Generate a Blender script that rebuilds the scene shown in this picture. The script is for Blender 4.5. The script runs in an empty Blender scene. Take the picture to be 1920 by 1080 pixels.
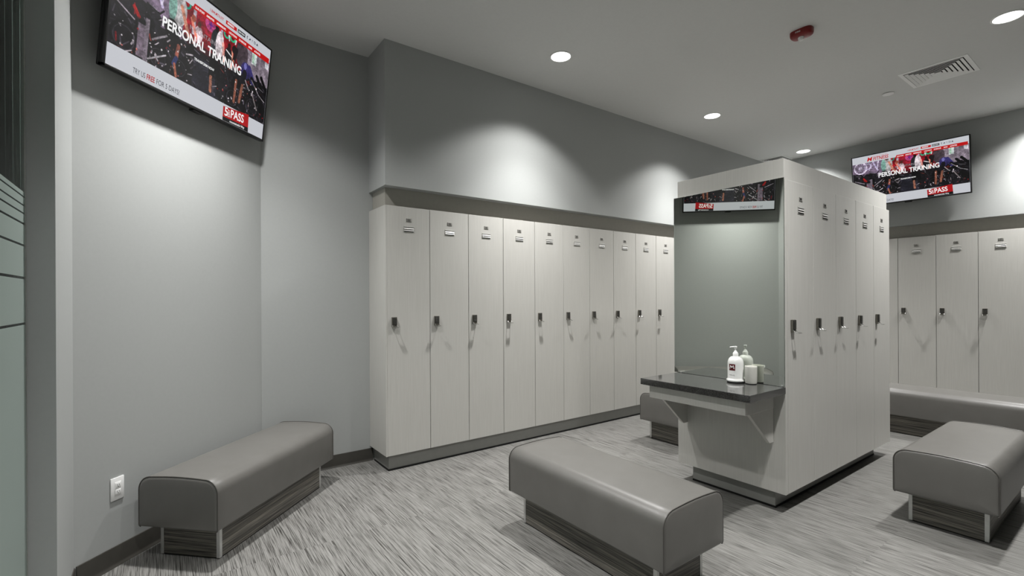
import bpy, bmesh, math, random
import numpy as np
from mathutils import Matrix, Vector
PI = math.pi
EXPO = -0.80
SCR = 2**(-EXPO)      # screens are bright enough to read at this exposure
S = bpy.context.scene
COL = S.collection
H = 1.35
ZC = 3.37            # ceiling
XA0, WL = 1.4108, 0.3687   # long bank: first door edge, locker pitch
YA = 3.582           # long bank door plane
XI, YI = 3.1105, 1.399     # island corner
XC = 7.5076          # right bank door plane
ZB, ZT = 0.120, 2.080
YW2 = 3.945

# ------------------------------------------------------------------ materials
def srgb(r, g, b):
    f = lambda c: (c/255/12.92) if c/255 <= .04045 else ((c/255+.055)/1.055)**2.4
    return (f(r), f(g), f(b))
def new_mat(name):
    m = bpy.data.materials.new(name); m.use_nodes = True
    nt = m.node_tree; nt.nodes.clear()
    out = nt.nodes.new('ShaderNodeOutputMaterial')
    return m, nt, out
def pbsdf(nt, out, col=(.5,.5,.5), rough=.5, metal=0., spec=.5):
    b = nt.nodes.new('ShaderNodeBsdfPrincipled')
    b.inputs['Base Color'].default_value = (*col, 1); b.inputs['Roughness'].default_value = rough
    b.inputs['Metallic'].default_value = metal; b.inputs['Specular IOR Level'].default_value = spec
    nt.links.new(b.outputs[0], out.inputs[0]); return b
def N(nt, t, **kw):
    n = nt.nodes.new(t)
    for k, v in kw.items():
        if k in n.inputs: n.inputs[k].default_value = v
        else: setattr(n, k, v)
    return n
def coords(nt, scale=(1,1,1), rnd=0.0, rot=(0,0,0)):
    tc = N(nt, 'ShaderNodeTexCoord'); mp = N(nt, 'ShaderNodeMapping')
    mp.inputs['Scale'].default_value = scale; mp.inputs['Rotation'].default_value = rot
    nt.links.new(tc.outputs['Object'], mp.inputs['Vector'])
    if rnd:
        oi = N(nt, 'ShaderNodeObjectInfo'); mu = N(nt, 'ShaderNodeMath', operation='MULTIPLY'); mu.inputs[1].default_value = rnd
        nt.links.new(oi.outputs['Random'], mu.inputs[0])
        cb = N(nt, 'ShaderNodeCombineXYZ')
        for i in range(3): nt.links.new(mu.outputs[0], cb.inputs[i])
        nt.links.new(cb.outputs[0], mp.inputs['Location'])
    return mp
def ramp(nt, src, stops):
    r = N(nt, 'ShaderNodeValToRGB'); e = r.color_ramp.elements
    while len(e) < len(stops): e.new(.5)
    for i, (p, c) in enumerate(stops): e[i].position = p; e[i].color = (*c, 1)
    nt.links.new(src, r.inputs[0]); return r
def plain(name, col, rough=.5, metal=0., spec=.5, noise=.04, nscale=30., bump=0.):
    m, nt, out = new_mat(name); b = pbsdf(nt, out, col, rough, metal, spec)
    mp = coords(nt); nz = N(nt, 'ShaderNodeTexNoise', Scale=nscale, Detail=3.)
    nt.links.new(mp.outputs[0], nz.inputs['Vector'])
    r = ramp(nt, nz.outputs['Fac'], [(.3, tuple(c*(1-noise) for c in col)), (.7, tuple(min(1, c*(1+noise)) for c in col))])
    nt.links.new(r.outputs[0], b.inputs['Base Color'])
    if bump:
        bp = N(nt, 'ShaderNodeBump', Strength=bump, Distance=.002)
        nt.links.new(nz.outputs['Fac'], bp.inputs['Height']); nt.links.new(bp.outputs[0], b.inputs['Normal'])
    return m
def emit(name, col, strength=SCR):
    m, nt, out = new_mat(name); b = pbsdf(nt, out, (0.01,0.01,0.01), .35, 0, .25)
    b.inputs['Emission Color'].default_value = (*col, 1); b.inputs['Emission Strength'].default_value = strength
    return m

M = {}
M['wall'] = plain('painted_wall', (.412,.424,.418), .75, 0, .3, .012, 60, .04)
M['ceiling'] = plain('ceiling_paint', (.68,.68,.668), .8, 0, .25, .012, 40, .05)
M['hall'] = plain('hall_paint', (.42,.43,.41), .8, 0, .25, .02, 40)
M['baseboard'] = plain('rubber_base', (.050,.047,.041), .45, 0, .4, .08, 20)
M['plinth'] = plain('plinth_laminate', (.26,.26,.245), .38, 0, .5, .03, 20)
M['filler'] = plain('filler_panel_laminate', (.40,.385,.345), .5, 0, .4, .03, 30)
M['black'] = plain('black_plastic', (.008,.008,.008), .35, 0, .5, .1, 30)
M['toe'] = plain('black_toe', (.006,.006,.006), .6, 0, .3, .1, 30)
M['gap'] = plain('locker_inside', (.10,.095,.08), .7, 0, .3, .05, 30)
M['chrome'] = plain('satin_chrome', (.72,.72,.70), .22, 1., .5, .03, 30)
M['steel'] = plain('brushed_nickel', (.60,.60,.58), .48, 1., .5, .05, 60)
M['trimmetal'] = plain('anodised_corner_trim', (.66,.66,.65), .42, .75, .5, .04, 60)
M['ventmetal'] = plain('vent_satin_silver', (.55,.545,.52), .5, .35, .4, .03, 60)
M['locksteel'] = plain('lock_dark_nickel', (.20,.19,.165), .42, .8, .5, .05, 60)
M['plate'] = plain('engraved_plate', (.50,.49,.46), .4, .6, .5, .04, 60)
M['ink'] = plain('engraving_ink', (.025,.024,.022), .6, 0, .3, .1, 60)
M['keypad'] = plain('keypad_black', (.012,.012,.012), .3, 0, .5, .1, 60)
M['button'] = plain('keypad_button', (.05,.048,.04), .4, 0, .5, .1, 60)
M['white'] = plain('white_plastic', (.90,.90,.89), .35, 0, .5, .02, 30)
M['bottle'] = plain('bottle_gloss_white', (.82,.82,.80), .22, 0, .5, .015, 30)
M['cup'] = plain('cup_matte_white', (.70,.69,.64), .55, 0, .4, .02, 40)
M['ventwhite'] = plain('vent_enamel', (.92,.92,.91), .5, 0, .4, .02, 40)
M['dark'] = plain('duct_dark', (.012,.012,.012), .8, 0, .2, .1, 20)
M['alarm'] = plain('alarm_red', (.20,.006,.006), .28, 0, .5, .05, 40)
M['lens'] = plain('strobe_lens', (.9,.9,.89), .3, 0, .6, .1, 150, .5)
M['red'] = plain('label_red', (.12,.006,.010), .4, 0, .4, .04, 60)
M['piping'] = plain('piping_vinyl', (.09,.086,.078), .35, 0, .5, .04, 40)

def laminate(name, c0, c1):
    m, nt, out = new_mat(name); b = pbsdf(nt, out, c1, .42, 0, .4)
    mp = coords(nt, (55, 55, 1.1), 7.)
    nz = N(nt, 'ShaderNodeTexNoise', Scale=4., Detail=5., Roughness=.6)
    nt.links.new(mp.outputs[0], nz.inputs['Vector'])
    r = ramp(nt, nz.outputs['Fac'], [(.25, c0), (.75, c1)])
    nt.links.new(r.outputs[0], b.inputs['Base Color']); return m
M['laminate'] = laminate('pale_woodgrain_laminate', (.515,.505,.475), (.585,.575,.545))

def leather():
    m, nt, out = new_mat('taupe_vinyl'); b = pbsdf(nt, out, (.13,.125,.116), .40, 0, .9)
    mp = coords(nt, (1,1,1)); v = N(nt, 'ShaderNodeTexVoronoi', Scale=420.)
    nt.links.new(mp.outputs[0], v.inputs['Vector'])
    bp = N(nt, 'ShaderNodeBump', Strength=.10, Distance=.001)
    nt.links.new(v.outputs['Distance'], bp.inputs['Height']); nt.links.new(bp.outputs[0], b.inputs['Normal'])
    nz = N(nt, 'ShaderNodeTexNoise', Scale=9., Detail=2.); nt.links.new(mp.outputs[0], nz.inputs['Vector'])
    r = ramp(nt, nz.outputs['Fac'], [(.3,(.122,.117,.108)),(.7,(.134,.129,.120))]); nt.links.new(r.outputs[0], b.inputs['Base Color'])
    return m
M['leather'] = leather()

def striated(name, dark, mid, light, scale, tile=None, rough=.5, along='y'):
    """vinyl with thin streaks; with tile=(w,l) every tile has its own streaks"""
    m, nt, out = new_mat(name); b = pbsdf(nt, out, mid, rough, 0, .4)
    tc = N(nt, 'ShaderNodeTexCoord'); vec = tc.outputs['Object']
    # slow waver so that the streaks are not ruled lines
    wn = N(nt, 'ShaderNodeTexNoise', Scale=2.2, Detail=1.)
    nt.links.new(vec, wn.inputs['Vector'])
    ws = N(nt, 'ShaderNodeVectorMath', operation='SCALE'); ws.inputs['Scale'].default_value = .006
    nt.links.new(wn.outputs['Color'], ws.inputs[0])
    ad = N(nt, 'ShaderNodeVectorMath', operation='ADD'); nt.links.new(vec, ad.inputs[0]); nt.links.new(ws.outputs[0], ad.inputs[1])
    mp = N(nt, 'ShaderNodeMapping'); mp.inputs['Scale'].default_value = scale
    nt.links.new(ad.outputs[0], mp.inputs['Vector']); src = mp.outputs[0]
    if tile:
        dv = N(nt, 'ShaderNodeVectorMath', operation='DIVIDE'); dv.inputs[1].default_value = (tile[0], tile[1], 50)
        nt.links.new(vec, dv.inputs[0])
        fl = N(nt, 'ShaderNodeVectorMath', operation='FLOOR'); nt.links.new(dv.outputs[0], fl.inputs[0])
        w = N(nt, 'ShaderNodeTexWhiteNoise', noise_dimensions='3D'); nt.links.new(fl.outputs[0], w.inputs['Vector'])
        sc = N(nt, 'ShaderNodeVectorMath', operation='SCALE'); sc.inputs['Scale'].default_value = 37.
        nt.links.new(w.outputs['Color'], sc.inputs[0])
        a2 = N(nt, 'ShaderNodeVectorMath', operation='ADD'); nt.links.new(src, a2.inputs[0]); nt.links.new(sc.outputs[0], a2.inputs[1]); src = a2.outputs[0]
    nz = N(nt, 'ShaderNodeTexNoise', Scale=1., Detail=3., Roughness=.6, Distortion=.1)
    nt.links.new(src, nz.inputs['Vector'])
    r = ramp(nt, nz.outputs['Fac'], [(.36, dark), (.43, tuple(.6*a+.4*d for a, d in zip(mid, dark))), (.49, mid), (.64, light)])
    nt.links.new(r.outputs[0], b.inputs['Base Color'])
    bp = N(nt, 'ShaderNodeBump', Strength=.25, Distance=.001); nt.links.new(nz.outputs['Fac'], bp.inputs['Height']); nt.links.new(bp.outputs[0], b.inputs['Normal'])
    return m
M['floor'] = striated('striated_vinyl_tile', (.035,.033,.030), (.178,.175,.165), (.265,.261,.248), (300, 5.5, 1), (.46, .92), .42)
M['basewood'] = striated('striated_bench_base', (.035,.033,.030), (.115,.108,.095), (.24,.22,.185), (3.2, 3.2, 210), None, .45)

def stone():
    m, nt, out = new_mat('black_quartz'); b = pbsdf(nt, out, (.04,.04,.04), .06, 0, .5); b.inputs['IOR'].default_value = 2.0
    mp = coords(nt); v = N(nt, 'ShaderNodeTexNoise', Scale=160., Detail=2.); nt.links.new(mp.outputs[0], v.inputs['Vector'])
    r = ramp(nt, v.outputs['Fac'], [(.45,(.040,.040,.039)),(.75,(.085,.085,.082))]); nt.links.new(r.outputs[0], b.inputs['Base Color']); return m
M['stone'] = stone()
def mirror():
    m, nt, out = new_mat('mirror_silver'); g = N(nt, 'ShaderNodeBsdfGlossy', Roughness=0.0); g.inputs['Color'].default_value = (.66,.69,.64,1)
    nt.links.new(g.outputs[0], out.inputs[0]); return m
M['mirror'] = mirror()
def glass():
    m, nt, out = new_mat('clear_glass'); t = N(nt, 'ShaderNodeBsdfTransparent'); t.inputs[0].default_value = (.80,.86,.83,1)
    g = N(nt, 'ShaderNodeBsdfGlossy', Roughness=0.02); fr = N(nt, 'ShaderNodeFresnel', IOR=1.45); mx = N(nt, 'ShaderNodeMixShader')
    nt.links.new(fr.outputs[0], mx.inputs[0]); nt.links.new(t.outputs[0], mx.inputs[1]); nt.links.new(g.outputs[0], mx.inputs[2]); nt.links.new(mx.outputs[0], out.inputs[0]); return m
M['glass'] = glass()
def frost():
    m, nt, out = new_mat('frosted_film'); d = N(nt, 'ShaderNodeBsdfDiffuse'); d.inputs[0].default_value = (.50,.57,.54,1)
    t = N(nt, 'ShaderNodeBsdfTranslucent'); t.inputs[0].default_value = (.50,.58,.55,1); mx = N(nt, 'ShaderNodeMixShader'); mx.inputs[0].default_value = .5
    nt.links.new(d.outputs[0], mx.inputs[1]); nt.links.new(t.outputs[0], mx.inputs[2]); nt.links.new(mx.outputs[0], out.inputs[0]); return m
M['frost'] = frost()
M['lamp'] = emit('lamp_lens', (1,.985,.96), 9.)
M['s_white'] = emit('screen_white', srgb(193,195,201)); M['s_red'] = emit('screen_red', srgb(182,18,20)); M['s_black'] = emit('screen_black', srgb(12,12,14))
M['s_text'] = emit('screen_text_white', srgb(245,245,245)); M['s_dark'] = emit('screen_text_dark', srgb(55,55,62)); M['s_grey'] = emit('screen_text_grey', srgb(150,140,145)); M['s_dred'] = emit('screen_tag_red', srgb(165,14,20))
def pic():
    m, nt, out = new_mat('screen_picture'); b = pbsdf(nt, out, (.01,.01,.01), .35, 0, .25)
    a = N(nt, 'ShaderNodeVertexColor'); a.layer_name = 'Col'
    nt.links.new(a.outputs[0], b.inputs['Emission Color']); b.inputs['Emission Strength'].default_value = SCR; return m
M['s_pic'] = pic()

# ------------------------------------------------------------------ mesh helpers
class MB:
    def __init__(s): s.bm = bmesh.new()
    def box(s, x0, x1, y0, y1, z0, z1, bev=0, seg=2, mat=None):
        b = bmesh.new(); bmesh.ops.create_cube(b, size=1)
        for v in b.verts: v.co = Vector(((x0+x1)/2+v.co.x*(x1-x0), (y0+y1)/2+v.co.y*(y1-y0), (z0+z1)/2+v.co.z*(z1-z0)))
        if bev: bmesh.ops.bevel(b, geom=b.edges[:], offset=bev, segments=seg, affect='EDGES', profile=.5)
        return s._add(b, mat)
    def _add(s, b, mat=None):
        if mat is not None: b.transform(mat)
        me = bpy.data.meshes.new('tmp'); b.to_mesh(me); b.free(); s.bm.from_mesh(me); bpy.data.meshes.remove(me); return s
    def prism(s, pts, z0, z1, bev=0, mat=None):
        """polygon in xy extruded in z"""
        b = bmesh.new(); lo = [b.verts.new((x, y, z0)) for x, y in pts]; hi = [b.verts.new((x, y, z1)) for x, y in pts]; n = len(pts)
        b.faces.new(lo[::-1]); b.faces.new(hi)
        for i in range(n): b.faces.new((lo[i], lo[(i+1)%n], hi[(i+1)%n], hi[i]))
        bmesh.ops.recalc_face_normals(b, faces=b.faces[:])
        if bev: bmesh.ops.bevel(b, geom=b.edges[:], offset=bev, segments=2, affect='EDGES', profile=.5)
        return s._add(b, mat)
    def lathe(s, prof, seg=40, mat=None):
        b = bmesh.new(); rings = []
        for r, z in prof:
            if r < 1e-6: rings.append([b.verts.new((0,0,z))])
            else: rings.append([b.verts.new((r*math.cos(2*PI*i/seg), r*math.sin(2*PI*i/seg), z)) for i in range(seg)])
        for a, c in zip(rings, rings[1:]):
            if len(a) == 1 and len(c) == 1: continue
            for i in range(seg):
                j = (i+1) % seg
                if len(a) == 1: b.faces.new((a[0], c[i], c[j]))
                elif len(c) == 1: b.faces.new((a[i], a[j], c[0]))
                else: b.faces.new((a[i], a[j], c[j], c[i]))
        bmesh.ops.recalc_face_normals(b, faces=b.faces[:]); return s._add(b, mat)
    def tube(s, pts, r, seg=10, mat=None, closed=False):
        b = bmesh.new(); P = [Vector(p) for p in pts]; n = len(P); rings = []; up = None
        for i, p in enumerate(P):
            if closed: t = (P[(i+1)%n]-P[i-1]).normalized()
            else: t = (P[min(i+1,n-1)]-P[max(i-1,0)]).normalized()
            if up is None: up = t.orthogonal().normalized()
            up = (up - t*up.dot(t)).normalized(); q = t.cross(up)
            rings.append([b.verts.new(p+(up*math.cos(2*PI*k/seg)+q*math.sin(2*PI*k/seg))*r) for k in range(seg)])
        rr = list(zip(rings, rings[1:]))+([(rings[-1], rings[0])] if closed else [])
        for a, c in rr:
            for k in range(seg): b.faces.new((a[k], a[(k+1)%seg], c[(k+1)%seg], c[k]))
        if not closed: b.faces.new(rings[0][::-1]); b.faces.new(rings[-1])
        bmesh.ops.recalc_face_normals(b, faces=b.faces[:]); return s._add(b, mat)
    def quad(s, a, b_, c, d):
        v = [s.bm.verts.new(p) for p in (a, b_, c, d)]; s.bm.faces.new(v); return s
    def build(s, name, mat, parent=None, smooth=None, loc=None):
        me = bpy.data.meshes.new(name); s.bm.to_mesh(me); s.bm.free(); me.materials.append(mat)
        if smooth is not None:
            me.shade_smooth()
            me.set_sharp_from_angle(angle=math.radians(smooth))
        o = bpy.data.objects.new(name, me); COL.objects.link(o)
        if parent: o.parent = parent
        if loc: o.location = loc
        return o
def tag(o, label, cat, group=None):
    o['label'] = label; o['category'] = cat
    if group: o['group'] = group
    return o
def thing(name, label, cat, loc=(0,0,0), rotz=0., group=None):
    o = bpy.data.objects.new(name, None); COL.objects.link(o); o.empty_display_size = .1
    o.location = loc; o.rotation_euler = (0,0,rotz); return tag(o, label, cat, group)
def struct(o): o['kind'] = 'structure'; return o
def kids(o): return [c for c in bpy.data.objects if c.parent is o]
def copy_tree(o, parent=None):
    c = o.copy(); COL.objects.link(c)
    if parent: c.parent = parent
    for ch in kids(o): copy_tree(ch, c)
    return c
def text(name, body, size, mat, parent, at, xs=1., bold=0., shear=0., align='LEFT', rot=(PI/2,0,0), depth=0., spacing=1.):
    cu = bpy.data.curves.new(name, 'FONT'); cu.body = body; cu.size = size; cu.offset = bold; cu.shear = shear; cu.align_x = align; cu.extrude = depth; cu.space_character = spacing; cu.resolution_u = 4
    t = bpy.data.objects.new(name+'_tmp', cu); COL.objects.link(t)
    dg = bpy.context.evaluated_depsgraph_get(); me = bpy.data.meshes.new_from_object(t.evaluated_get(dg))
    bpy.data.objects.remove(t); bpy.data.curves.remove(cu)
    me.name = name; me.materials.clear(); me.materials.append(mat)
    me.transform(Matrix.Translation(at) @ Matrix.LocRotScale(None, __import__('mathutils').Euler(rot), None) @ Matrix.Diagonal((xs,1,1,1)))
    o = bpy.data.objects.new(name, me); COL.objects.link(o)
    if parent: o.parent = parent
    return o

# ------------------------------------------------------------------ the room
struct(MB().box(-2.2, 8.3, -3.6, 4.3, -.12, 0).build('floor', M['floor']))
struct(MB().box(-2.2, 8.3, -3.6, 4.3, ZC, ZC+.12).build('ceiling', M['ceiling']))
# diagonal wall with the screen: face on X - Y = -3.355
struct(MB().prism([(-.338,3.017),(.590,3.945),(.590,4.10),(-.45,4.10),(-.45,3.017)], 0, ZC).build('wall_left', M['wall']))
struct(MB().box(-.450, -.338, 2.580, 3.017, 0, ZC).build('wall_left_end', M['wall']))
struct(MB().box(.590, 8.3, YW2, 4.10, 0, ZC).build('wall_back', M['wall']))
struct(MB().box(1.400, 7.9, YA, YW2, 2.235, ZC).build('wall_back_soffit', M['wall']))
struct(MB().box(7.90, 8.05, -3.4, YW2, 0, ZC).build('wall_right', M['wall']))
struct(MB().box(XC-.004, 7.90, -3.4, YA, 2.235, ZC).build('wall_right_soffit', M['wall']))
struct(MB().box(-2.2, 8.05, -3.55, -3.40, 0, ZC).build('wall_front', M['wall']))
struct(MB().box(-.450, -.338, -3.40, -1.2, 0, ZC).build('wall_left_front', M['wall']))
struct(MB().box(-.450, -.338, -1.2, 2.580, 2.62, ZC).build('wall_left_header', M['wall']))
struct(MB().box(-2.2, -2.05, -3.4, 4.3, 0, ZC).build('wall_hall', M['hall']))
struct(MB().box(-2.05, -.45, 4.10, 4.3, 0, ZC).build('wall_hall_end', M['hall']))
# recessed filler panels between locker tops and soffits
struct(MB().box(1.4320, 7.45, YA+.085, YA+.104, ZT+.002, 2.2345).build('trim_1', M['filler']))
struct(MB().box(1.4320, 1.450, YA+.105, YW2-.001, ZT+.002, 2.2345).build('trim_2', M['filler']))
struct(MB().box(XC+.085, XC+.104, -1.4, YA+.08, ZT+.002, 2.2345).build('trim_3', M['filler']))

# frosted glass partition on the left
w1 = struct(MB().box(-.432, -.422, -1.19, 2.5645, .02, 2.615).build('window_1', M['glass']))
fr = MB(); zz = [(0.03,1.2585),(1.2675,1.430),(1.4395,1.553),(1.561,1.635),(1.6425,1.6745),(1.681,1.705),(1.711,1.738),(1.744,1.759)]
for a, b in zz: fr.box(-.4212, -.4204, -1.19, 2.5640, a, b)
fr.build('frosted_film', M['frost'], w1)
f2 = MB().box(-.436, -.418, 2.5650, 2.5715, .0, 2.618).box(-.440, -.414, -1.195, 2.5715, .0, .019)
f2.build('window_frame', M['steel'], w1)

# baseboards: slab with a coved toe
def baseboard(name, p, q, nrm):
    p, q, n = Vector((*p,0)), Vector((*q,0)), Vector((*nrm,0)).normalized(); b = MB()
    prof = [(0.0005,.0005),(.016,.0005),(.014,.004),(.009,.010),(.0065,.02),(.006,.095),(.004,.100),(.0005,.101)]
    A = [b.bm.verts.new(p+n*d+Vector((0,0,z))) for d, z in prof]; B = [b.bm.verts.new(q+n*d+Vector((0,0,z))) for d, z in prof]
    k = len(prof)
    for i in range(k): b.bm.faces.new((A[i], A[(i+1)%k], B[(i+1)%k], B[i]))
    b.bm.faces.new(A[::-1]); b.bm.faces.new(B)
    bmesh.ops.recalc_face_normals(b.bm, faces=b.bm.faces[:])
    return struct(b.build(name, M['baseboard'], smooth=40))
baseboard('baseboard_left', (-.332,3.023), (.586,3.941), (1,-1))
baseboard('baseboard_back', (.598,3.945), (1.424,3.945), (0,-1))
baseboard('baseboard_left_end', (-.338,2.585), (-.338,3.012), (1,0))

# ------------------------------------------------------------------ lockers
def lock_parts(root, dx):
    """keypad lock: housing, keypad with buttons, bent pull loop; local x right, -y towards the viewer"""
    x, z0, z1 = dx, 1.128, 1.206; w = .021
    b = MB(); b.box(x-w, x+w, -.0165, -.0005, z0, z1, .003)
    lk = b.build('keypad_lock', M['locksteel'], root)
    k = MB().box(x-w+.0035, x+w-.0035, -.0195, -.0163, z0+.016, z1-.003, .0012)
    k.build('keypad', M['keypad'], lk)
    k = MB()
    for r in range(4):
        for c in range(2): k.box(x-.0145+c*.0155, x-.0010+c*.0155, -.0206, -.0193, z0+.020+r*.0135, z0+.030+r*.0135, .0006, 1)
    k.build('keypad_buttons', M['button'], lk)
    g = MB(); zz = z0+.012
    # loop that bends outwards at the foot of the lock
    for s in (-1, 1):
        g.tube([(x+s*(w-.003), -.010, zz+.012), (x+s*(w-.003), -.016, zz-.001), (x+s*(w-.003), -.028, zz-.012), (x+s*(w-.003), -.044, zz-.016)], .0022, 8)
    g.box(x-w, x+w, -.052, -.036, zz-.0185, zz-.0145, .0015)
    g.build('pull_loop', M['chrome'], lk, 40)
def make_locker(name, label, group):
    t = thing(name, label, 'locker', group=group)
    W = WL-.0045
    MB().box(.0020, WL-.0020, .0205, .330, ZB+.001, ZT-.002).build('carcass', M['gap'], t)
    MB().box(.00225, .00225+W, 0, .0195, ZB+.001, ZT-.001, .0012, 1).build('door', M['laminate'], t)
    cx = WL/2
    p = MB().box(cx-.0225, cx+.0225, -.0022, -.0004, 1.962, 1.990, .0006, 1).build('number_plate', M['plate'], t)
    i = MB(); y0, y1 = -.0028, -.0021
    i.box(cx-.0215, cx-.0185, y0, y1, 1.9635, 1.9885).box(cx-.0215, cx+.0215, y0, y1, 1.9635, 1.9655)
    for k in range(3):
        xx = cx-.008+k*.0085
        i.box(xx-.0032, xx-.0014, y0, y1, 1.970, 1.984).box(xx+.0014, xx+.0032, y0, y1, 1.970, 1.984).box(xx-.0032, xx+.0032, y0, y1, 1.9825, 1.9845).box(xx-.0032, xx+.0032, y0, y1, 1.9695, 1.9715)
    i.build('plate_engraving', M['ink'], p)
    VM = M['ventmetal']; v = MB(); a, b = cx-.0445, cx+.0445; z0, z1 = 1.881, 1.928
    v.box(a, b, -.004, -.0004, z1-.010, z1, .0008, 1).box(a, b, -.003, -.0004, z0, z0+.004, .0006, 1).box(a, a+.003, -.003, -.0004, z0, z1).box(b-.003, b, -.003, -.0004, z0, z1)
    vv = v.build('vent_frame', VM, t)
    MB().box(a+.003, b-.003, -.0012, -.0004, z0+.004, z1-.010).build('vent_slot', M['ink'], vv)
    l = MB()
    for zc in (z0+.0145, z0+.0285):
        l.box(a+.003, b-.003, -.0006, .0006, -.0065, .0065, 0, 1, Matrix.Translation((0,-.0035,zc)) @ Matrix.Rotation(math.radians(-32), 4, 'X'))
    l.build('vent_louvers', VM, vv)
    lock_parts(t, .056)
    return t
words = ['first','second','third','fourth','fifth','sixth','seventh','eighth','ninth','tenth','eleventh','twelfth','thirteenth','fourteenth','fifteenth','sixteenth']
proto = make_locker('locker', 'tall pale woodgrain locker at the left end of the long back-wall bank', 'lockers in the long bank along the back wall')
proto.location = (XA0, YA, 0)
for k in range(1, 13):
    o = copy_tree(proto); o.location = (XA0+k*WL, YA, 0)
    o['label'] = 'tall pale woodgrain locker, %s from the left in the back-wall bank' % words[k]
    if k == 9: o['label'] = 'tall pale woodgrain locker, tenth in the back-wall bank, partly hidden by the mirror'
    if k > 9: o['label'] = 'tall pale locker, %s from the left in the back bank' % words[k]
iw = ['next to the mirror', 'second from the mirror', 'third from the mirror', 'fourth from the mirror', 'farthest from the mirror']
for k in range(5):
    o = copy_tree(proto); o.location = (XI+.033+k*WL, YI, 0)
    o['label'] = 'tall pale locker on the long side of the island, %s' % iw[k]; o['group'] = 'lockers on the island side'
cw = {-4:'in the far corner beyond the screen', -3:'second from the far corner', -2:'third from the far corner', -1:'only a sliver showing at the island edge', 0:'the first with its lock showing beside the island', 1:'second from the island with its lock showing', 2:'rightmost in the picture', 3:'just outside the right edge', 4:'far beyond the right edge'}
for k in range(-4, 5):
    o = copy_tree(proto); o.location = (XC, 2.0183-k*WL, 0); o.rotation_euler = (0,0,-PI/2)
    o['label'] = 'tall pale locker in the right-hand bank, %s' % cw[k]; o['group'] = 'lockers in the right-hand bank'

# end panel + plinths of the long bank
tag(MB().box(1.3990, 1.4121, YA+.0003, YW2-.002, ZB, ZT, .0008, 1).build('locker_end_panel', M['laminate']), 'narrow pale woodgrain end panel closing the left end of the long locker bank', 'panel')
def plinth(name, label, x0, x1, y0, y1, open_ends=True):
    t = thing(name, label, 'plinth', ((x0+x1)/2, (y0+y1)/2, 0))
    cx, cy = (x0+x1)/2, (y0+y1)/2
    MB().box(x0-cx, x1-cx, y0-cy, y1-cy, .014, ZB-.001).build('plinth_panel', M['plinth'], t)
    MB().box(x0-cx-.003, x1-cx+.003, y0-cy-.006, y1-cy+.003, .0003, .0135).build('base_strip', M['toe'], t)
    return t
plinth('locker_plinth', 'long grey recessed plinth under the back-wall lockers', 1.428, 6.18, YA+.024, YW2-.03)
plinth('locker_plinth', 'grey recessed plinth under the right-hand lockers', XC+.03, 7.86, -.16, 3.44)

# ------------------------------------------------------------------ the island
isl = thing('locker_island', 'free-standing pale woodgrain island carcass with raised header and recessed plinth', 'locker island', (XI, YI, 0))
YE = 2.165-YI; XE = 4.99-XI
MB().box(.0005, .0320, .0010, YE, ZB, ZT-.001, .001, 1).build('end_panel', M['laminate'], isl)
MB().box(.0010, 4.942-XI, .0060, YE-.004, ZT+.0005, 2.2095, .001, 1).build('header', M['laminate'], isl)
MB().box(.0335, XE, .3335, YE, ZB+.001, ZT-.001, .001, 1).build('back_carcass', M['laminate'], isl)
MB().box(.050, XE-.10, .089, YE-.09, .014, ZB-.001).build('plinth', M['plinth'], isl)
MB().box(.048, XE-.098, .087, YE-.088, .0003, .0135).build('base_strip', M['toe'], isl)
mi = thing('wall_mirror', 'tall frameless mirror on the end of the locker island above the counter', 'mirror', (XI-.0045, 1.795, .7918), math.radians(0.05))
MB().box(-.003, .003, -.394, .394, 0, 1.2972, .0008, 1).build('mirror_glass', M['mirror'], mi)
for s in (-.385, .33): MB().box(-.006, .0025, s, s+.014, -.0002, .010, .001).build('mirror_clip', M['steel'], mi)

ct = thing('vanity_counter', 'black quartz shelf counter with pale apron and brackets below the mirror', 'counter', (XI, 1.79, 0))
MB().box(2.680-XI, -.0015, 1.397-1.79, 2.165-1.79, .748, .7905, .002, 2).build('worktop', M['stone'], ct)
ap = MB().box(2.722-XI, 2.742-XI, 1.447-1.79, 2.122-1.79, .660, .7475, .001, 1)
ap.box(2.7425-XI, 3.060-XI, 1.447-1.79, 1.466-1.79, .660, .7475, .001, 1).box(2.7425-XI, 3.060-XI, 2.103-1.79, 2.122-1.79, .660, .7475, .001, 1)
ap.build('apron', M['laminate'], ct)
for yb in (1.470, 2.080):
    b = MB(); y = yb-1.79
    pts = [(2.800-XI, .659), (-.006, .659), (-.006, .436), (-.055, .436)]
    b.prism([(p[0], p[1]) for p in pts], 0, .020, .001, Matrix.Translation((0, y+.020, 0)) @ Matrix.Rotation(PI/2, 4, 'X'))
    b.build('bracket', M['laminate'], ct)

# soap dispenser and cup
bt = thing('soap_dispenser', 'white pump bottle with a dark red M label on the black counter', 'soap bottle', (3.041, 1.680, .7912), 0)
MB().lathe([(0,.0005),(.049,.0005),(.053,.003),(.0535,.0065),(.0535,.007),(0,.007)]).build('tray', M['black'], bt, 40)
MB().lathe([(0,.0072),(.053,.0072),(.0565,.012),(.0555,.019),(.050,.024),(.0485,.030),(.0485,.118),(.0475,.134),(.0435,.149),(.036,.160),(.026,.167),(.018,.170),(0,.170)], 48).build('bottle_body', M['bottle'], bt, 50)
MB().lathe([(0,.1702),(.0170,.1702),(.0172,.189),(.0150,.192),(.0075,.204),(.0060,.207),(0,.207)], 32).build('collar', M['white'], bt, 40)
pm = MB().lathe([(0,.2072),(.0042,.2072),(.0042,.219),(.0075,.221),(.0095,.229),(.0105,.233),(.009,.2355),(0,.2355)], 24)
pm.tube([(0,0,.2315),(-.012,.008,.2318),(-.025,.017,.2305),(-.030,.021,.2285)], .0038, 10)
pm.build('pump_head', M['white'], bt, 40)
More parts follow.
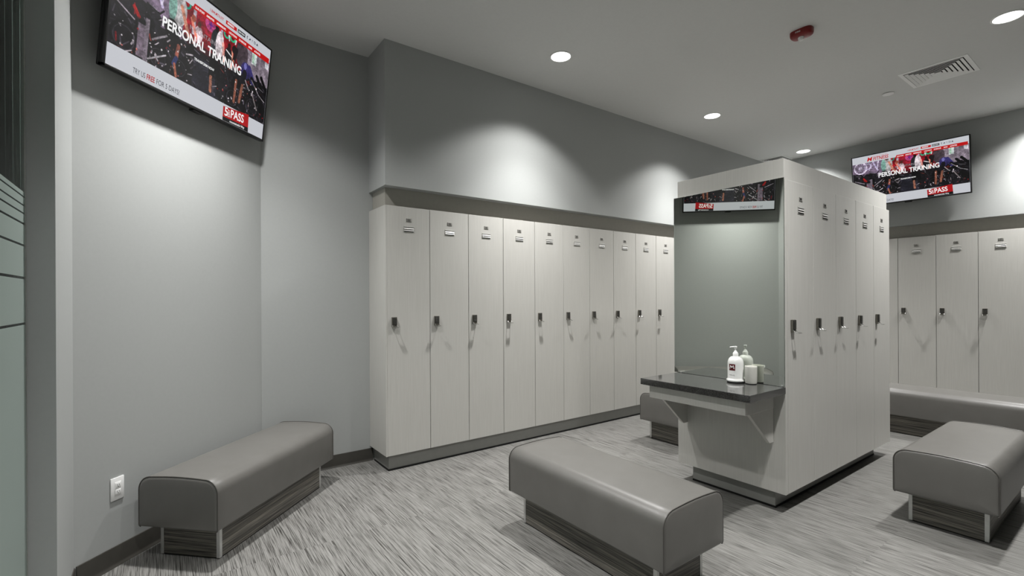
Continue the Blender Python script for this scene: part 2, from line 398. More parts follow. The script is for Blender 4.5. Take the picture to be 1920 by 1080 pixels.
# label wraps the bottle; faces the camera side
def wrap(name, mat, a0, a1, z0, z1, r, parent):
    b = MB(); n = 10
    for i in range(n):
        p = [math.radians(a0+(a1-a0)*k/n) for k in (i, i+1)]
        q = [(r*math.cos(p[0]), r*math.sin(p[0])), (r*math.cos(p[1]), r*math.sin(p[1]))]
        b.quad((*q[0], z0), (*q[1], z0), (*q[1], z1), (*q[0], z1))
    return b.build(name, mat, parent)
LA = 182    # direction of the label (degrees)
lab = wrap('label', M['red'], LA-24, LA+24, .081, .122, .0490, bt)
def wrapped_strokes(name, mat, strokes, ang0, z0, sx, sz, r, parent, w=.0016):
    b = MB()
    for (x0, y0), (x1, y1) in strokes:
        P = []
        for t in (0, .5, 1):
            a = math.radians(ang0)+(x0+(x1-x0)*t)*sx/r; P.append((r*math.cos(a), r*math.sin(a), z0+(y0+(y1-y0)*t)*sz))
        b.tube(P, w, 6)
    return b.build(name, mat, parent)
wrapped_strokes('letter', M['white'], [((-.5,0),(-.35,1)),((-.35,1),(0,.35)),((0,.35),(.35,1)),((.35,1),(.5,0))], LA, .092, .026, .021, .0490, lab, .0021)
st = []; random.seed(4)
x = -.5
while x < .5: st.append(((x,0),(x+.04,random.choice((0,1))))); x += .085
wrapped_strokes('small_print', M['ink'], st, LA, .050, .036, .004, .0486, bt, .0007)

cp = thing('tumbler', 'matte white tumbler with a small black tag beside the pump bottle', 'cup', (3.060, 1.588, .7912))
MB().lathe([(0,.0005),(.033,.0005),(.0335,.004),(0,.004)]).build('foot_ring', M['black'], cp, 40)
MB().lathe([(0,.0042),(.0330,.0042),(.0350,.010),(.0365,.108),(.0365,.112),(.0352,.1135),(.0335,.111),(.0325,.012),(0,.012)], 48).build('cup_body', M['cup'], cp, 45)
wrap('tag', M['ink'], -18, 10, .096, .108, .0369, cp)

# ------------------------------------------------------------------ benches
def make_bench(name, label, L=1.12, Wd=.455):
    """length along local x from 0 to L, width along local y centred"""
    t = thing(name, label, 'bench')
    zb, zt, r = .180, .440, .070
    prof = []
    rb = .010; hw = Wd/2
    def arc(cx, cz, rad, a0, a1, n): return [(cx+rad*math.cos(math.radians(a0+(a1-a0)*i/n)), cz+rad*math.sin(math.radians(a0+(a1-a0)*i/n))) for i in range(n+1)]
    prof += arc(-hw+rb, zb+rb, rb, 270, 180, 4)
    prof += arc(-hw+r, zt-r, r, 180, 90, 10)
    for i in range(1, 12):
        yy = -hw+r+(2*hw-2*r)*i/12; prof.append((yy, zt+.006*math.sin(PI*i/12)))
    prof += arc(hw-r, zt-r, r, 90, 0, 10)
    prof += arc(hw-rb, zb+rb, rb, 0, -90, 4)
    cz = (zb+zt)/2; b = MB(); rings = []
    xs = [(0,.014),(.0015,.008),(.005,.003),(.012,0)]+[(L*i/16, 0) for i in range(1,16)]+[(L-.012,0),(L-.005,.003),(L-.0015,.008),(L,.014)]
    for x, ins in xs:
        ring = []
        for y, z in prof:
            sy = 1-ins/hw; sz = 1-ins/((zt-zb)/2)
            ring.append(b.bm.verts.new((x, y*sy, cz+(z-cz)*sz)))
        rings.append(ring)
    k = len(prof)
    for A, B in zip(rings, rings[1:]):
        for i in range(k): b.bm.faces.new((A[i], A[(i+1)%k], B[(i+1)%k], B[i]))
    for ring, xc in ((rings[0], -.004), (rings[-1], L+.004)):
        inner = [b.bm.verts.new((xc, v.co.y*.7, cz+(v.co.z-cz)*.7)) for v in ring]
        for i in range(k): b.bm.faces.new((ring[i], ring[(i+1)%k], inner[(i+1)%k], inner[i]))
        b.bm.faces.new(inner)
    bmesh.ops.recalc_face_normals(b.bm, faces=b.bm.faces[:])
    b.build('cushion', M['leather'], t, 50)
    for x in (.006, L-.006):
        pts = [(x, y*(1+.001), cz+(z-cz)*(1+.002)) for y, z in prof]
        MB().tube(pts, +.0028, 8, closed=False).build('piping', M['piping'], t, 60)
    ox, oy = .083, .055
    bs = MB().box(ox, L-ox, -hw+oy, hw-oy, .008, zb-.0005)
    bs.build('base', M['basewood'], t)
    MB().box(ox+.004, L-ox-.004, -hw+oy+.004, hw-oy-.004, .0003, .0078).build('toe_strip', M['toe'], t)
    for sx in (0, 1):
        for sy in (-1, 1):
            e = MB(); X = ox-.002 if sx == 0 else L-ox+.002; Y = sy*(hw-oy+.002); dx = .018 if sx == 0 else -.018
            xa, xb = sorted((X, X+dx)); ya, yb = sorted((Y, Y-sy*.0018)); e.box(xa, xb, ya, yb, .006, zb-.002)
            xa, xb = sorted((X, X+(.0018 if sx == 0 else -.0018))); ya, yb = sorted((Y-sy*.0019, Y-sy*.018)); e.box(xa, xb, ya, yb, .006, zb-.002)
            e.build('corner_trim', M['trimmetal'], t)
    return t
bg = 'upholstered changing benches'
b1 = make_bench('bench', 'taupe vinyl bench standing against the diagonal wall below the left screen'); b1['group'] = bg
u0, n0 = 2.144, -2.066
b1.location = ((u0+n0)/math.sqrt(2), (u0-n0)/math.sqrt(2), 0); b1.rotation_euler = (0,0,PI/4)
def place_bench(loc, rz, label):
    o = copy_tree(b1); o.location = loc; o.rotation_euler = (0,0,rz); o['label'] = label; return o
place_bench((1.925, 1.250, 0), PI/2, 'taupe vinyl bench in the middle foreground in front of the counter')
place_bench((3.548, .755, 0), 0, 'taupe vinyl bench in the right foreground cut by the picture edge')
place_bench((3.706, 2.775, 0), 0, 'taupe vinyl bench mostly hidden behind the counter and the island')
b4 = make_bench('bench', 'longer taupe vinyl bench in front of the right-hand lockers, behind the island', 1.75)
b4['group'] = bg; b4.location = (6.035, .25, 0); b4.rotation_euler = (0,0,PI/2)

# ------------------------------------------------------------------ screens
SW, SH = 1.150, .6555
def gym_picture():
    nx, ny = 520, 198
    A = np.zeros((ny, nx, 3)); asp = 1.085/.415
    U, V = np.meshgrid((np.arange(nx)+.5)/nx, (np.arange(ny)+.5)/ny); X = U*asp
    aa = 1.2/ny
    def put(d, c, op=1.):
        a = np.clip(.5-d/aa, 0, 1)[..., None]*op; A[:] = A*(1-a)+np.array(c, float)*a
    def ell(u, v, ru, rv, c, op=1., rot=0.):
        dx, dy = X-u*asp, V-v; ca, sa = math.cos(rot), math.sin(rot); p, q = dx*ca+dy*sa, -dx*sa+dy*ca
        put((np.sqrt((p/ru)**2+(q/rv)**2)-1)*min(ru, rv), c, op)
    def cap(u0, v0, u1, v1, r, c, op=1., r1=None):
        ax, ay, bx, by = u0*asp, v0, u1*asp, v1; dx, dy = bx-ax, by-ay; L2 = dx*dx+dy*dy+1e-9
        t = np.clip(((X-ax)*dx+(V-ay)*dy)/L2, 0, 1); rr = r if r1 is None else r+(r1-r)*t
        put(np.hypot(X-ax-t*dx, V-ay-t*dy)-rr, c, op)
    def rect(u0, v0, u1, v1, c, op=1.):
        put(np.maximum(np.abs(U-(u0+u1)/2)-(u1-u0)/2, (np.abs(V-(v0+v1)/2)-(v1-v0)/2)/asp)*asp, c, op)
    def ring(u, v, r, w, c, op=1.): put(np.abs(np.hypot(X-u*asp, V-v)-r)-w, c, op)
    A[:] = np.array((30,28,33))
    rect(0, 0, .37, .50, (118,104,122)); rect(.36, 0, .78, .42, (140,22,38)); rect(.76, 0, 1, .42, (140,130,140))
    rect(.36, .25, .78, .5, (110,25,38), .5)
    ell(.527, .07, .30, .16, (190,60,90), .35); ell(.527, .07, .10, .09, (230,130,220), .55)
    cap(.515, .07, .54, .07, .008, (120,40,170)); cap(.5275, .02, .5275, .12, .008, (120,40,170))
    # big wheel mural on the left
    ring(.078, .14, .155, .016, (205,195,212)); ring(.078, .14, .03, .02, (200,190,208))
    for k in range(14):
        a = 2*PI*k/14; cap(.078+.03*math.cos(a)/asp, .14+.03*math.sin(a), .078+.15*math.cos(a)/asp, .14+.15*math.sin(a), .005, (190,180,200))
    ring(.15, .12, .075, .018, (178,168,190))
    for k in range(10):
        a = 2*PI*k/10; cap(.15+.08*math.cos(a)/asp, .12+.08*math.sin(a), .15+.12*math.cos(a)/asp, .12+.12*math.sin(a), .007, (178,168,190))
    cap(.20, .02, .24, .26, .02, (170,160,185)); cap(.25, 0, .235, .24, .012, (190,182,200))
    # posts, neon letters, windows
    rect(.412, 0, .432, .34, (178,168,178)); rect(.418, 0, .424, .34, (205,198,205)); rect(.598, 0, .612, .30, (165,155,168))
    ring(.372, .02, .05, .014, (40,150,130)); ring(.64, .04, .045, .013, (50,190,150)); ring(.685, .03, .05, .014, (60,200,150)); cap(.655, 0, .662, .10, .012, (215,215,220)); cap(.715, 0, .708, .09, .012, (225,225,230))
    rect(.845, .03, .885, .20, (205,215,212)); rect(.852, .04, .866, .18, (170,200,180)); rect(.96, .02, .992, .13, (200,200,205)); rect(.75, 0, .80, .10, (200,205,205), .7)
    skin = (176,126,108); dk = (14,13,16)
    # background riders
    ell(.455, .30, .07, .11, (205,185,190)); ell(.455, .17, .03, .04, (110,60,50)); cap(.44, .36, .425, .50, .018, (200,110,100)); cap(.405, .16, .44, .34, .02, (215,130,112)); ell(.418, .14, .035, .045, (165,95,75))
    ell(.665, .32, .075, .12, (30,26,32)); ell(.665, .18, .03, .045, (45,28,28)); cap(.645, .25, .69, .30, .008, (215,210,212)); cap(.69, .22, .70, .40, .014, (200,140,120))
    # floor aisle and right-hand machines
    rect(.44, .58, .62, 1., (40,39,50)); 
    for k in range(9): cap(.47+k*.012, .62+k*.03, .56+k*.006, .58+k*.035, .012, (70,68,82), .6)
    rng = np.random.default_rng(11)
    for k in range(60):
        u, v = rng.uniform(0, .34), rng.uniform(.34, .95); ell(u, v, rng.uniform(.03,.12), rng.uniform(.03,.10), rng.choice([[10,10,12],[20,18,22],[32,29,36]]), .95, rng.uniform(0,3))
    for k in range(70):
        u, v = rng.uniform(.60, 1.0), rng.uniform(.42, .98); ell(u, v, rng.uniform(.03,.11), rng.uniform(.03,.09), rng.choice([[10,10,12],[22,20,25],[34,31,38]]), .95, rng.uniform(0,3))
    for k in range(18):
        u, v = rng.uniform(.33, .45), rng.uniform(.5, 1.0); ell(u, v, rng.uniform(.03,.08), rng.uniform(.03,.08), rng.choice([[10,10,12],[24,22,27]]), .95, rng.uniform(0,3))
    for k in range(230):
        u = rng.choice([rng.uniform(0,.46), rng.uniform(.55,1.)]); v = rng.uniform(.36, 1.0); a = rng.uniform(0, PI); l = rng.uniform(.02,.12)
        c = [(12,11,13),(44,40,48),(78,72,82),(190,182,188),(150,70,62),(120,20,30),(105,98,110)][rng.choice(7, p=[.34,.22,.16,.10,.07,.04,.07])]
        cap(u, v, u+l*math.cos(a)/asp, v+l*math.sin(a), rng.uniform(.003,.011), c)
    for u, v, r in ((.07,.86,.16),(.24,.88,.13),(.36,.86,.12),(.72,.86,.13),(.88,.84,.15),(.97,.78,.13)):
        ring(u, v, r, .014, (9,9,11)); ring(u, v, r*.8, .004, (90,85,95), .7)
    rect(.13, .60, .175, .98, (118,106,118)); rect(.165, .5, .185, 1., (128,118,128)); cap(.105, .46, .13, .54, .022, (150,20,22)); cap(.02, .50, .11, .60, .008, (160,152,160)); cap(.205, .70, .30, .52, .012, (150,144,150)); cap(.19, .95, .28, .80, .010, (170,165,170))
    # handlebars
    for u, v in ((.06,.36),(.20,.33),(.285,.44),(.55,.56),(.70,.46),(.86,.44),(.95,.50)):
        cap(u-.035, v, u+.03, v+.03, .012, dk); cap(u+.03, v+.03, u+.05, v-.03, .010, dk); cap(u-.03, v-.008, u+.02, v+.016, .003, (150,146,152))
    # main riders
    ell(.325, .16, .135, .21, (168,165,166)); ell(.295, .17, .06, .17, (120,158,148), .9); cap(.345, .10, .395, .40, .026, skin); ell(.325, -.02, .05, .06, (92,60,48))
    ell(.30, .45, .10, .13, dk); cap(.31, .44, .345, .62, .055, dk); cap(.345, .60, .338, .76, .026, (150,92,78)); cap(.338, .76, .325, .84, .028, (52,60,105)); cap(.33, .84, .345, .98, .017, (160,102,82))
    ell(.575, .25, .105, .19, (46,48,54)); ell(.597, .25, .075, .19, (206,196,200)); ell(.572, .055, .035, .055, (38,24,26)); cap(.62, .20, .635, .42, .02, (205,150,140))
    ell(.57, .55, .085, .14, dk); cap(.563, .55, .558, .72, .05, dk); cap(.557, .74, .562, .93, .024, (160,112,94)); cap(.60, .56, .605, .70, .04, dk)
    ell(.765, .17, .125, .20, (72,62,68)); ell(.785, .15, .07, .16, (92,80,88), .8); ell(.705, .18, .05, .06, (36,26,28)); cap(.722, .16, .70, .40, .03, (34,28,32)); cap(.705, .34, .69, .44, .02, (196,120,100))
    ell(.805, .36, .10, .12, (58,52,98)); cap(.83, .30, .87, .46, .05, (62,56,108)); cap(.80, .40, .79, .58, .045, (26,24,32)); cap(.79, .60, .775, .86, .024, (150,102,84)); cap(.74, .58, .735, .90, .022, (140,92,76))
    ell(.80, .30, .03, .05, (140,140,190), .6)
    # big console bikes on the right edge
    for u0, v0, u1, v1, r in ((.86,.42,.93,.58,.03),(.93,.58,1.,.66,.03),(.9,.34,.94,.46,.028),(.94,.32,.985,.46,.03),(.95,.7,1.,.9,.06)): cap(u0, v0, u1, v1, r, (15,14,17))
    cap(.86, .44, .93, .60, .006, (165,160,165)); cap(.93, .60, .985, .66, .006, (150,146,150)); cap(.875, .64, .925, .84, .010, (170,160,160)); cap(.81, .50, .84, .60, .008, (200,196,200))
    for k in range(120):
        u = rng.choice([rng.uniform(0,.45), rng.uniform(.6,1.)]); v = rng.uniform(.5, 1.0)
        ell(u, v, rng.uniform(.003,.014), rng.uniform(.003,.014), [(225,218,222),(200,120,110),(60,56,64),(150,24,34)][rng.choice(4, p=[.4,.2,.3,.1])], .9, rng.uniform(0,3))
    A[:] = np.clip(A/255., 0, 1)
    # photographic grain of light and dark over the flat shapes
    def vnoise(fu, fv):
        g = rng.random((fv+2, fu+2)); x = np.linspace(0, fu, nx); y = np.linspace(0, fv, ny); xi, yi = np.minimum(x.astype(int), fu), np.minimum(y.astype(int), fv)
        tx_, ty_ = (x-xi)[None, :], (y-yi)[:, None]; tx_, ty_ = tx_*tx_*(3-2*tx_), ty_*ty_*(3-2*ty_)
        return (g[yi][:, xi]*(1-tx_)+g[yi][:, xi+1]*tx_)*(1-ty_)+(g[yi+1][:, xi]*(1-tx_)+g[yi+1][:, xi+1]*tx_)*ty_
    nz_ = .34*vnoise(24, 9)+.28*vnoise(60, 23)+.22*vnoise(140, 54)+.16*vnoise(300, 115)
    A[:] = np.clip(A*(.42+1.16*nz_)[..., None]+.03*(vnoise(260, 100)-.5)[..., None]*(V > .35)[..., None], 0, 1)
    A[:] = (A**1.22)*262.
    lin = np.clip(A/255., 0, 1); lin = np.where(lin <= .04045, lin/12.92, ((lin+.055)/1.055)**2.4)
    # mesh
    W, Hh = 1.085, .415
    xs = -W/2+W*np.arange(nx)/(nx-1); zs = Hh-Hh*np.arange(ny)/(ny-1)
    co = np.zeros((ny, nx, 3)); co[..., 0] = xs[None, :]; co[..., 2] = zs[:, None]
    idx = np.arange(nx*ny).reshape(ny, nx)
    f = np.stack([idx[1:, :-1], idx[1:, 1:], idx[:-1, 1:], idx[:-1, :-1]], -1).reshape(-1, 4)
    me = bpy.data.meshes.new('gym_picture'); me.from_pydata(co.reshape(-1,3).tolist(), [], f.tolist())
    at = me.color_attributes.new('Col', 'FLOAT_COLOR', 'POINT')
    at.data.foreach_set('color', np.concatenate([lin.reshape(-1,3), np.ones((nx*ny,1))], 1).astype(np.float32).ravel())
    me.materials.append(M['s_pic']); return me
def make_tv(label):
    t = thing('wall_screen', label, 'television', group='wall screens')
    # frame: bezel bars + back housing
    b = MB(); bz = .011
    b.box(-SW/2, SW/2, -.030, -.001, 0, bz+.004, .002).box(-SW/2, SW/2, -.030, -.001, SH-bz, SH, .002).box(-SW/2, -SW/2+bz, -.030, -.001, .0, SH, .002).box(SW/2-bz, SW/2, -.030, -.001, 0, SH, .002)
    b.build('bezel', M['black'], t, 40)
    MB().box(-SW/2+.004, SW/2-.004, -.0005, .018, .004, SH-.004, .006).box(-.40, .40, .0185, .036, .03, .42, .008).build('rear_housing', M['black'], t, 40)
    MB().box(-.035, .035, -.026, .006, -.012, .001, .004).build('logo_bump', M['black'], t, 40)
    X0, X1 = -SW/2+bz, SW/2-bz; Z0, Z1 = bz+.004, SH-bz
    scr = MB().quad((X0,-.0270,Z0),(X1,-.0270,Z0),(X1,-.0270,Z1),(X0,-.0270,Z1)).build('screen', M['s_white'], t)
    px = lambda u: -SW/2+SW*u
    pz = lambda v: SH*(1-v)
    def rc(name, mat, u0, v0, u1, v1, y=-.0278, pts=None):
        bb = MB(); P = pts or [(u0,v1),(u1,v1),(u1,v0),(u0,v0)]
        bb.bm.faces.new([bb.bm.verts.new((px(u), y, pz(v))) for u, v in P]); return bb.build(name, mat, scr)
    g = bpy.data.objects.new('gym_picture', gym_picture()); COL.objects.link(g); g.parent = scr; g.location = (0, -.0274, pz(.818)); g.scale = ((X1-X0-.002)/1.085, 1, (pz(.150)-pz(.818))/.415)
    rc('nav_bar', M['s_red'], 0, 0, 0, 0, -.0278, [(.403,.166),(.982,.170),(.982,.114),(.416,.114)])
    def tx(name, body, u, v, size, mat, xs=1., bold=0., shear=0., align='LEFT', y=-.0284, spacing=1., rot=(PI/2,0,0)):
        return text(name, body, size*SW/1.11, mat, scr, (px(u), y, pz(v)), xs, bold, shear, align, rot, 0, spacing)
    tx('logo_lettering', 'M', .148, .128, .066, M['s_red'], 1.0, .0016, .25)
    tx('logo_lettering', 'FITNESS', .205, .128, .056, M['s_red'], .78, .0012, .2)
    tx('tagline', 'M O U N T A I N S I D E', .205, .056, .015, M['s_red'], .95)
    for u, s in ((.420,'OUR STORY'),(.492,'AMENITIES'),(.560,'MEMBERSHIPS'),(.648,'LOCATIONS'),(.725,'SCHEDULES'),(.802,'MORE'),(.850,'ACTIVITIES')):
        tx('nav_lettering', s, u, .151, .0165, M['s_text'], .72, .0004)
    tx('phone_lettering', '1.844.MTN.FIT', .509, .082, .024, M['s_red'], .72, .0003)
    rc('button', M['s_red'], .622, .052, .703, .088); tx('button_lettering', 'MEMBERS', .632, .078, .0165, M['s_text'], .8, .0003)
    rc('button', M['s_black'], .711, .050, .769, .086); tx('button_lettering', 'JOIN NOW', .716, .076, .0145, M['s_text'], .72, .0003)
    ic = MB()
    for k in range(5):
        cx, cz = px(.785+.021*k), pz(.064)
        if k == 0: ic.box(cx-.002, cx+.002, -.0286, -.0282, cz-.010, cz+.010).box(cx-.002, cx+.006, -.0286, -.0282, cz+.006, cz+.010)
        elif k == 1: ic.prism([(-.008,-.008),(.006,-.006),(.009,.006),(0,.004)], 0, .0004, 0, Matrix.Translation((cx,-.0282,cz)) @ Matrix.Rotation(PI/2, 4, 'X'))
        elif k == 2: ic.box(cx-.006, cx+.006, -.0286, -.0282, cz+.004, cz+.006).box(cx-.001, cx+.001, -.0286, -.0282, cz-.008, cz+.005)
        elif k == 3: ic.box(cx-.008, cx+.008, -.0286, -.0282, cz-.008, cz-.005).box(cx-.008, cx+.008, -.0286, -.0282, cz+.005, cz+.008).box(cx-.008, cx-.005, -.0286, -.0282, cz-.008, cz+.008).box(cx+.005, cx+.008, -.0286, -.0282, cz-.008, cz+.008)
        else: ic.prism([(-.009,-.007),(.009,-.007),(0,.009)], 0, .0004, 0, Matrix.Translation((cx,-.0282,cz)) @ Matrix.Rotation(PI/2, 4, 'X'))
    ic.build('social_icons', M['s_dark'], scr)
    tx('headline_lettering', 'MOUNTAINSIDE', .512, .352, .036, M['s_grey'], .95, 0, 0, 'CENTER')
    tx('headline_lettering', 'PERSONAL TRAINING', .508, .468, .0735, M['s_text'], .80, .0018, 0, 'CENTER')
    tx('caption_lettering', 'TRANSFORM NOW', .508, .582, .0195, M['s_text'], .85, .0005, 0, 'CENTER')
    tx('offer_lettering', 'TRY US', .131, .948, .038, M['s_dark'], .55); tx('offer_lettering', 'FREE', .198, .948, .038, M['s_dred'], .60, .0008); tx('offer_lettering', 'FOR 5 DAYS!', .2475, .948, .038, M['s_dark'], .67)
    rc('pass_tag', M['s_dred'], 0, 0, 0, 0, -.0280, [(.662,.940),(.862,.930),(.858,.800),(.660,.842)])
    rc('pass_tag', M['s_black'], 0, 0, 0, 0, -.0280, [(.663,.976),(.864,.976),(.862,.930),(.662,.940)])
    R = lambda a: (PI/2, -math.radians(a), 0)
    tx('tag_lettering', '5', .672, .922, .072, M['s_text'], .85, .0012, 0, 'LEFT', -.0288, 1, R(3))
    tx('tag_lettering', 'DAY', .7125, .922, .024, M['s_text'], .95, .0003, 0, 'LEFT', -.0288, 1, (PI/2, -PI/2-.05, 0))
    tx('tag_lettering', 'PASS', .717, .917, .070, M['s_text'], .80, .0012, 0, 'LEFT', -.0288, 1, R(3))
    tx('tag_lettering', 'mountainside Way', .715, .966, .020, M['s_text'], .85, .0003, 0, 'LEFT', -.0288, 1, R(1))
    return t
tv1 = make_tv('black framed wall screen on the diagonal left wall showing a gym advert')
R2 = math.sqrt(.5)
def place_tv(t, u, n, z, tilt, ang):
    a = math.radians(ang); Rv = Vector((math.cos(a), math.sin(a), 0)); Nv = Vector((math.sin(a), -math.cos(a), 0))
    t.location = Rv*u+Nv*n+Vector((0,0,z)); t.rotation_euler = (math.radians(tilt), 0, a)
tv2 = copy_tree(tv1); tv2['label'] = 'black framed wall screen above the right-hand lockers, seen past the island'
place_tv(tv1, 2.540, -2.285-.029, 2.480, 6.7, 45)
place_tv(tv2, -1.885, -7.396-.029, 2.5176, 6.1, -90)
def mount(tv, dist):
    m = MB()
    m.box(-.22, -.18, .0365, dist-.020, .10, .38, .002).box(.18, .22, .0365, dist-.020, .10, .38, .002).box(-.30, .30, dist-.0195, dist, .20, .30, .002)
    m.build('wall_bracket', M['black'], tv)
mount(tv1, .078); mount(tv2, .098)
c = MB().tube([(-.40,.040,.05),(-.402,.050,-.01),(-.41,.055,-.06),(-.43,.058,-.075),(-.45,.060,-.05),(-.455,.055,.02),(-.45,.050,.08)], .005, 8).build('cable', M['black'], tv2, 60)

# ------------------------------------------------------------------ ceiling fittings
def make_downlight(label):
    t = thing('downlight', label, 'ceiling light', (0,0,ZC), 0, 'recessed downlights')
    MB().lathe([(.080,-.001),(.092,-.001),(.0935,-.003),(.092,-.0055),(.084,-.006),(.081,-.004)][:0]+[(.080,-.0005),(.0930,-.0005),(.0935,-.003),(.090,-.0055),(.082,-.0055),(.080,-.003),(.080,-.0005)], 56).build('trim_ring', M['white'], t, 40)
    MB().lathe([(0,-.0030),(.0795,-.0030),(.0795,-.0010),(0,-.0010)], 48).build('lens', M['lamp'], t, 40)
    return t
DL = [((2.703,2.995),'round recessed ceiling light nearest the left end of the back lockers'),
      ((4.958,2.995),'round recessed ceiling light over the middle of the back lockers'),
      ((7.205,2.990),'round recessed ceiling light in the far corner beside the island top'),
      ((4.958,.682),'large-looking round recessed ceiling light at the upper right corner'),
      ((2.703,.682),'round recessed ceiling light above the foreground bench, above the picture'),
      ((7.205,.682),'round recessed ceiling light near the right wall, outside the picture'),
      ((.448,.682),'round recessed ceiling light near the left wall, above the picture'),
      ((.448,2.995),'round recessed ceiling light opposite the left screen, above the picture')]
NARROW, WIDE = 620, 165
dl0 = make_downlight(DL[0][1])
for i, ((x, y), lab_) in enumerate(DL):
    o = dl0 if i == 0 else copy_tree(dl0)
    o.location = (x, y, ZC); o['label'] = lab_
for i, ((x, y), lab_) in enumerate(DL):
    o = [q for q in bpy.data.objects if q.get('label') == lab_][0]
    # narrow beam plus a weak wide skirt
    for nm, pw, cone, bl in ([('lamp', NARROW, 92, 1.), ('lamp_skirt', WIDE, 120, .45)] ):
        ld = bpy.data.lights.new(nm, 'SPOT'); ld.energy = pw; ld.spot_size = math.radians(cone); ld.spot_blend = bl; ld.shadow_soft_size = .07; ld.color = (1, .992, .975)
        lo = bpy.data.objects.new(nm, ld); COL.objects.link(lo); lo.parent = o; lo.location = (0,0,-.014)
# hall beyond the glass
hl = bpy.data.lights.new('hall_lamp', 'AREA'); hl.energy = 120; hl.size = .6; hl.color = (.88, 1, 1)
ho = bpy.data.objects.new('hall_lamp', hl); COL.objects.link(ho); ho.location = (-1.2, .8, ZC-.02)

def make_vent(label, x0, x1, y0, y1, n):
    cx, cy = (x0+x1)/2, (y0+y1)/2; t = thing('air_vent', label, 'air vent', (cx, cy, ZC), 0, 'ceiling air vents')
    hx = (x1-x0)/2; b = MB(); w = hx*.13
    # outer flange (bevelled picture frame), then tilted square rings
    def ringf(b, r0, z0, r1, z1, th):
        def sq(r, z): return [(-r,-r,z),(r,-r,z),(r,r,z),(-r,r,z)]
        A, B, C, D = sq(r0,z0), sq(r1,z1), sq(r1,z1+th), sq(r0,z0+th)
        vs = [[b.bm.verts.new(p) for p in q] for q in (A,B,C,D)]
        for k in range(4):
            a, c_ = vs[k], vs[(k+1)%4]
            for i in range(4): b.bm.faces.new((a[i], a[(i+1)%4], c_[(i+1)%4], c_[i]))
    ringf(b, hx, -.0035, hx-w, -.0060, .0031)
    bmesh.ops.recalc_face_normals(b.bm, faces=b.bm.faces[:])
    b.build('flange', M['ventwhite'], t)
    l = MB(); r = hx-w-.006; step = (r-.02)/n
    for k in range(n):
        ringf(l, r-k*step, -.010, r-(k+.78)*step, -.0035+.0, .0018)
    l.box(-.022, .022, -.022, .022, -.010, -.008)
    bmesh.ops.recalc_face_normals(l.bm, faces=l.bm.faces[:])
    l.build('louvers', M['ventwhite'], t)
    MB().box(-hx+w*.6, hx-w*.6, -hx+w*.6, hx-w*.6, -.0012, -.0004).build('duct_opening', M['dark'], t)
    return t
make_vent('square white louvred ceiling vent at upper right', 5.435, 5.905, .985, 1.457, 6)
make_vent('white ceiling vent just showing above the island top corner', 7.150, 7.487, 3.240, 3.575, 5)
sp = thing('sprinkler_cover', 'small flat white sprinkler cover disc beside the ceiling vent', 'sprinkler cover', (5.856,1.645,ZC))
MB().lathe([(0,-.0075),(.047,-.0075),(.049,-.0068),(.049,-.0055),(0,-.0055)], 40).build('cover_plate', M['white'], sp, 40)
MB().lathe([(0,-.0053),(.034,-.0053),(.034,-.0003),(0,-.0003)], 32).build('cup', M['white'], sp, 40)
al = thing('fire_alarm', 'red ceiling fire alarm strobe with clear lens', 'fire alarm', (3.935,1.640,ZC))
pts = []
for k in range(40):
    a = 2*PI*k/40; c_, s_ = math.cos(a), math.sin(a); e = 2/3.2
    pts.append((math.copysign(abs(c_)**e, c_)*.050, math.copysign(abs(s_)**e, s_)*.078))
b = MB(); R_ = []
for sc, z in ((1,-.0005),(1,-.022),(.985,-.032),(.93,-.042),(.80,-.049),(.5,-.052)):
    R_.append([b.bm.verts.new((x*sc, y*sc, z)) for x, y in pts])
for A_, B_ in zip(R_, R_[1:]):
    for i in range(40): b.bm.faces.new((A_[i], A_[(i+1)%40], B_[(i+1)%40], B_[i]))
b.bm.faces.new(R_[0]); b.bm.faces.new(R_[-1]); bmesh.ops.recalc_face_normals(b.bm, faces=b.bm.faces[:])
b.build('housing', M['alarm'], al, 35)
b = MB().lathe([(0,-.080),(.008,-.079),(.014,-.073),(.0165,-.062),(.0165,-.0500),(0,-.0500)], 10, Matrix.Translation((-.012,0,0)) @ Matrix.Diagonal((1,1.3,1,1)))
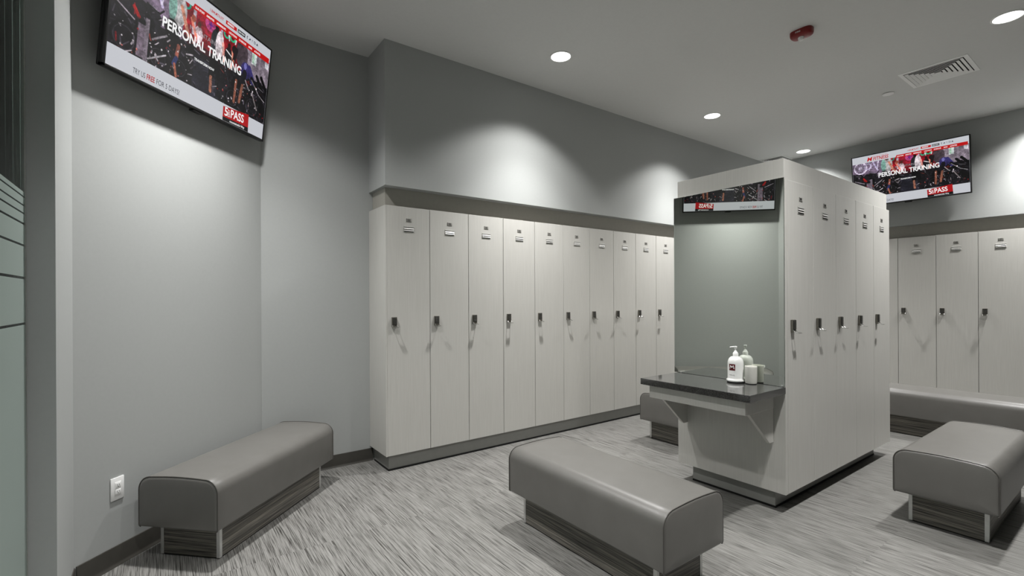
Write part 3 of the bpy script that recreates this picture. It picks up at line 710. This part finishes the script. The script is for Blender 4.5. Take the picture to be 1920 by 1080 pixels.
b.build('strobe_lens', M['lens'], al, 25)
text('alarm_lettering', 'FIRE', .017, M['white'], al, (-.0508, .026, -.026), 1.2, .0002, 0, 'LEFT', (PI/2, 0, -PI/2))

# outlet on the diagonal wall
ol = thing('power_outlet', 'white double power outlet low on the diagonal wall beside the bench', 'outlet', ((2.102-2.3722)*R2, (2.102+2.3722)*R2, .391), PI/4)
MB().box(-.035, .035, -.0062, -.0004, -.0575, .0575, .0025).build('cover_plate', M['white'], ol, 40)
f = MB().box(-.0165, .0165, -.0080, -.0060, -.0335, .0335, .001); f.build('insert', M['white'], ol, 40)
for s in (-1, 1):
    rcp = MB().box(-.0135, .0135, -.0092, -.0078, s*.0165-.0125, s*.0165+.0125, .001).build('receptacle', M['white'], ol, 40)
    h = MB().box(-.0062, -.0042, -.0096, -.0090, s*.0165-.001, s*.0165+.007).box(.0042, .0062, -.0096, -.0090, s*.0165-.000, s*.0165+.006)
    h.lathe([(0,0),(.0022,0),(.0022,.0006),(0,.0006)], 12, Matrix.Translation((0,-.0090,s*.0165-.006)) @ Matrix.Rotation(PI/2, 4, 'X'))
    h.build('slots', M['ink'], rcp)

# ------------------------------------------------------------------ camera, world, view
cam = bpy.data.cameras.new('camera'); cam.sensor_width = 36; cam.sensor_fit = 'HORIZONTAL'; cam.lens = 898.972/1920*36; cam.shift_y = 18.9/1920; cam.clip_start = .02
co = bpy.data.objects.new('camera', cam); COL.objects.link(co)
Rm = Matrix.Rotation(math.radians(53.8864-90), 4, 'Z') @ Matrix.Rotation(PI/2, 4, 'X') @ Matrix.Rotation(math.radians(-.2846), 4, 'Z')
co.matrix_world = Matrix.Translation((0,0,H)) @ Rm
S.camera = co
w = bpy.data.worlds.new('world'); S.world = w; w.use_nodes = True
w.node_tree.nodes['Background'].inputs[0].default_value = (.05,.05,.05,1)
S.view_settings.view_transform = 'Standard'; S.view_settings.look = 'None'; S.view_settings.exposure = EXPO; S.view_settings.gamma = 1; S.view_settings.use_curve_mapping = False
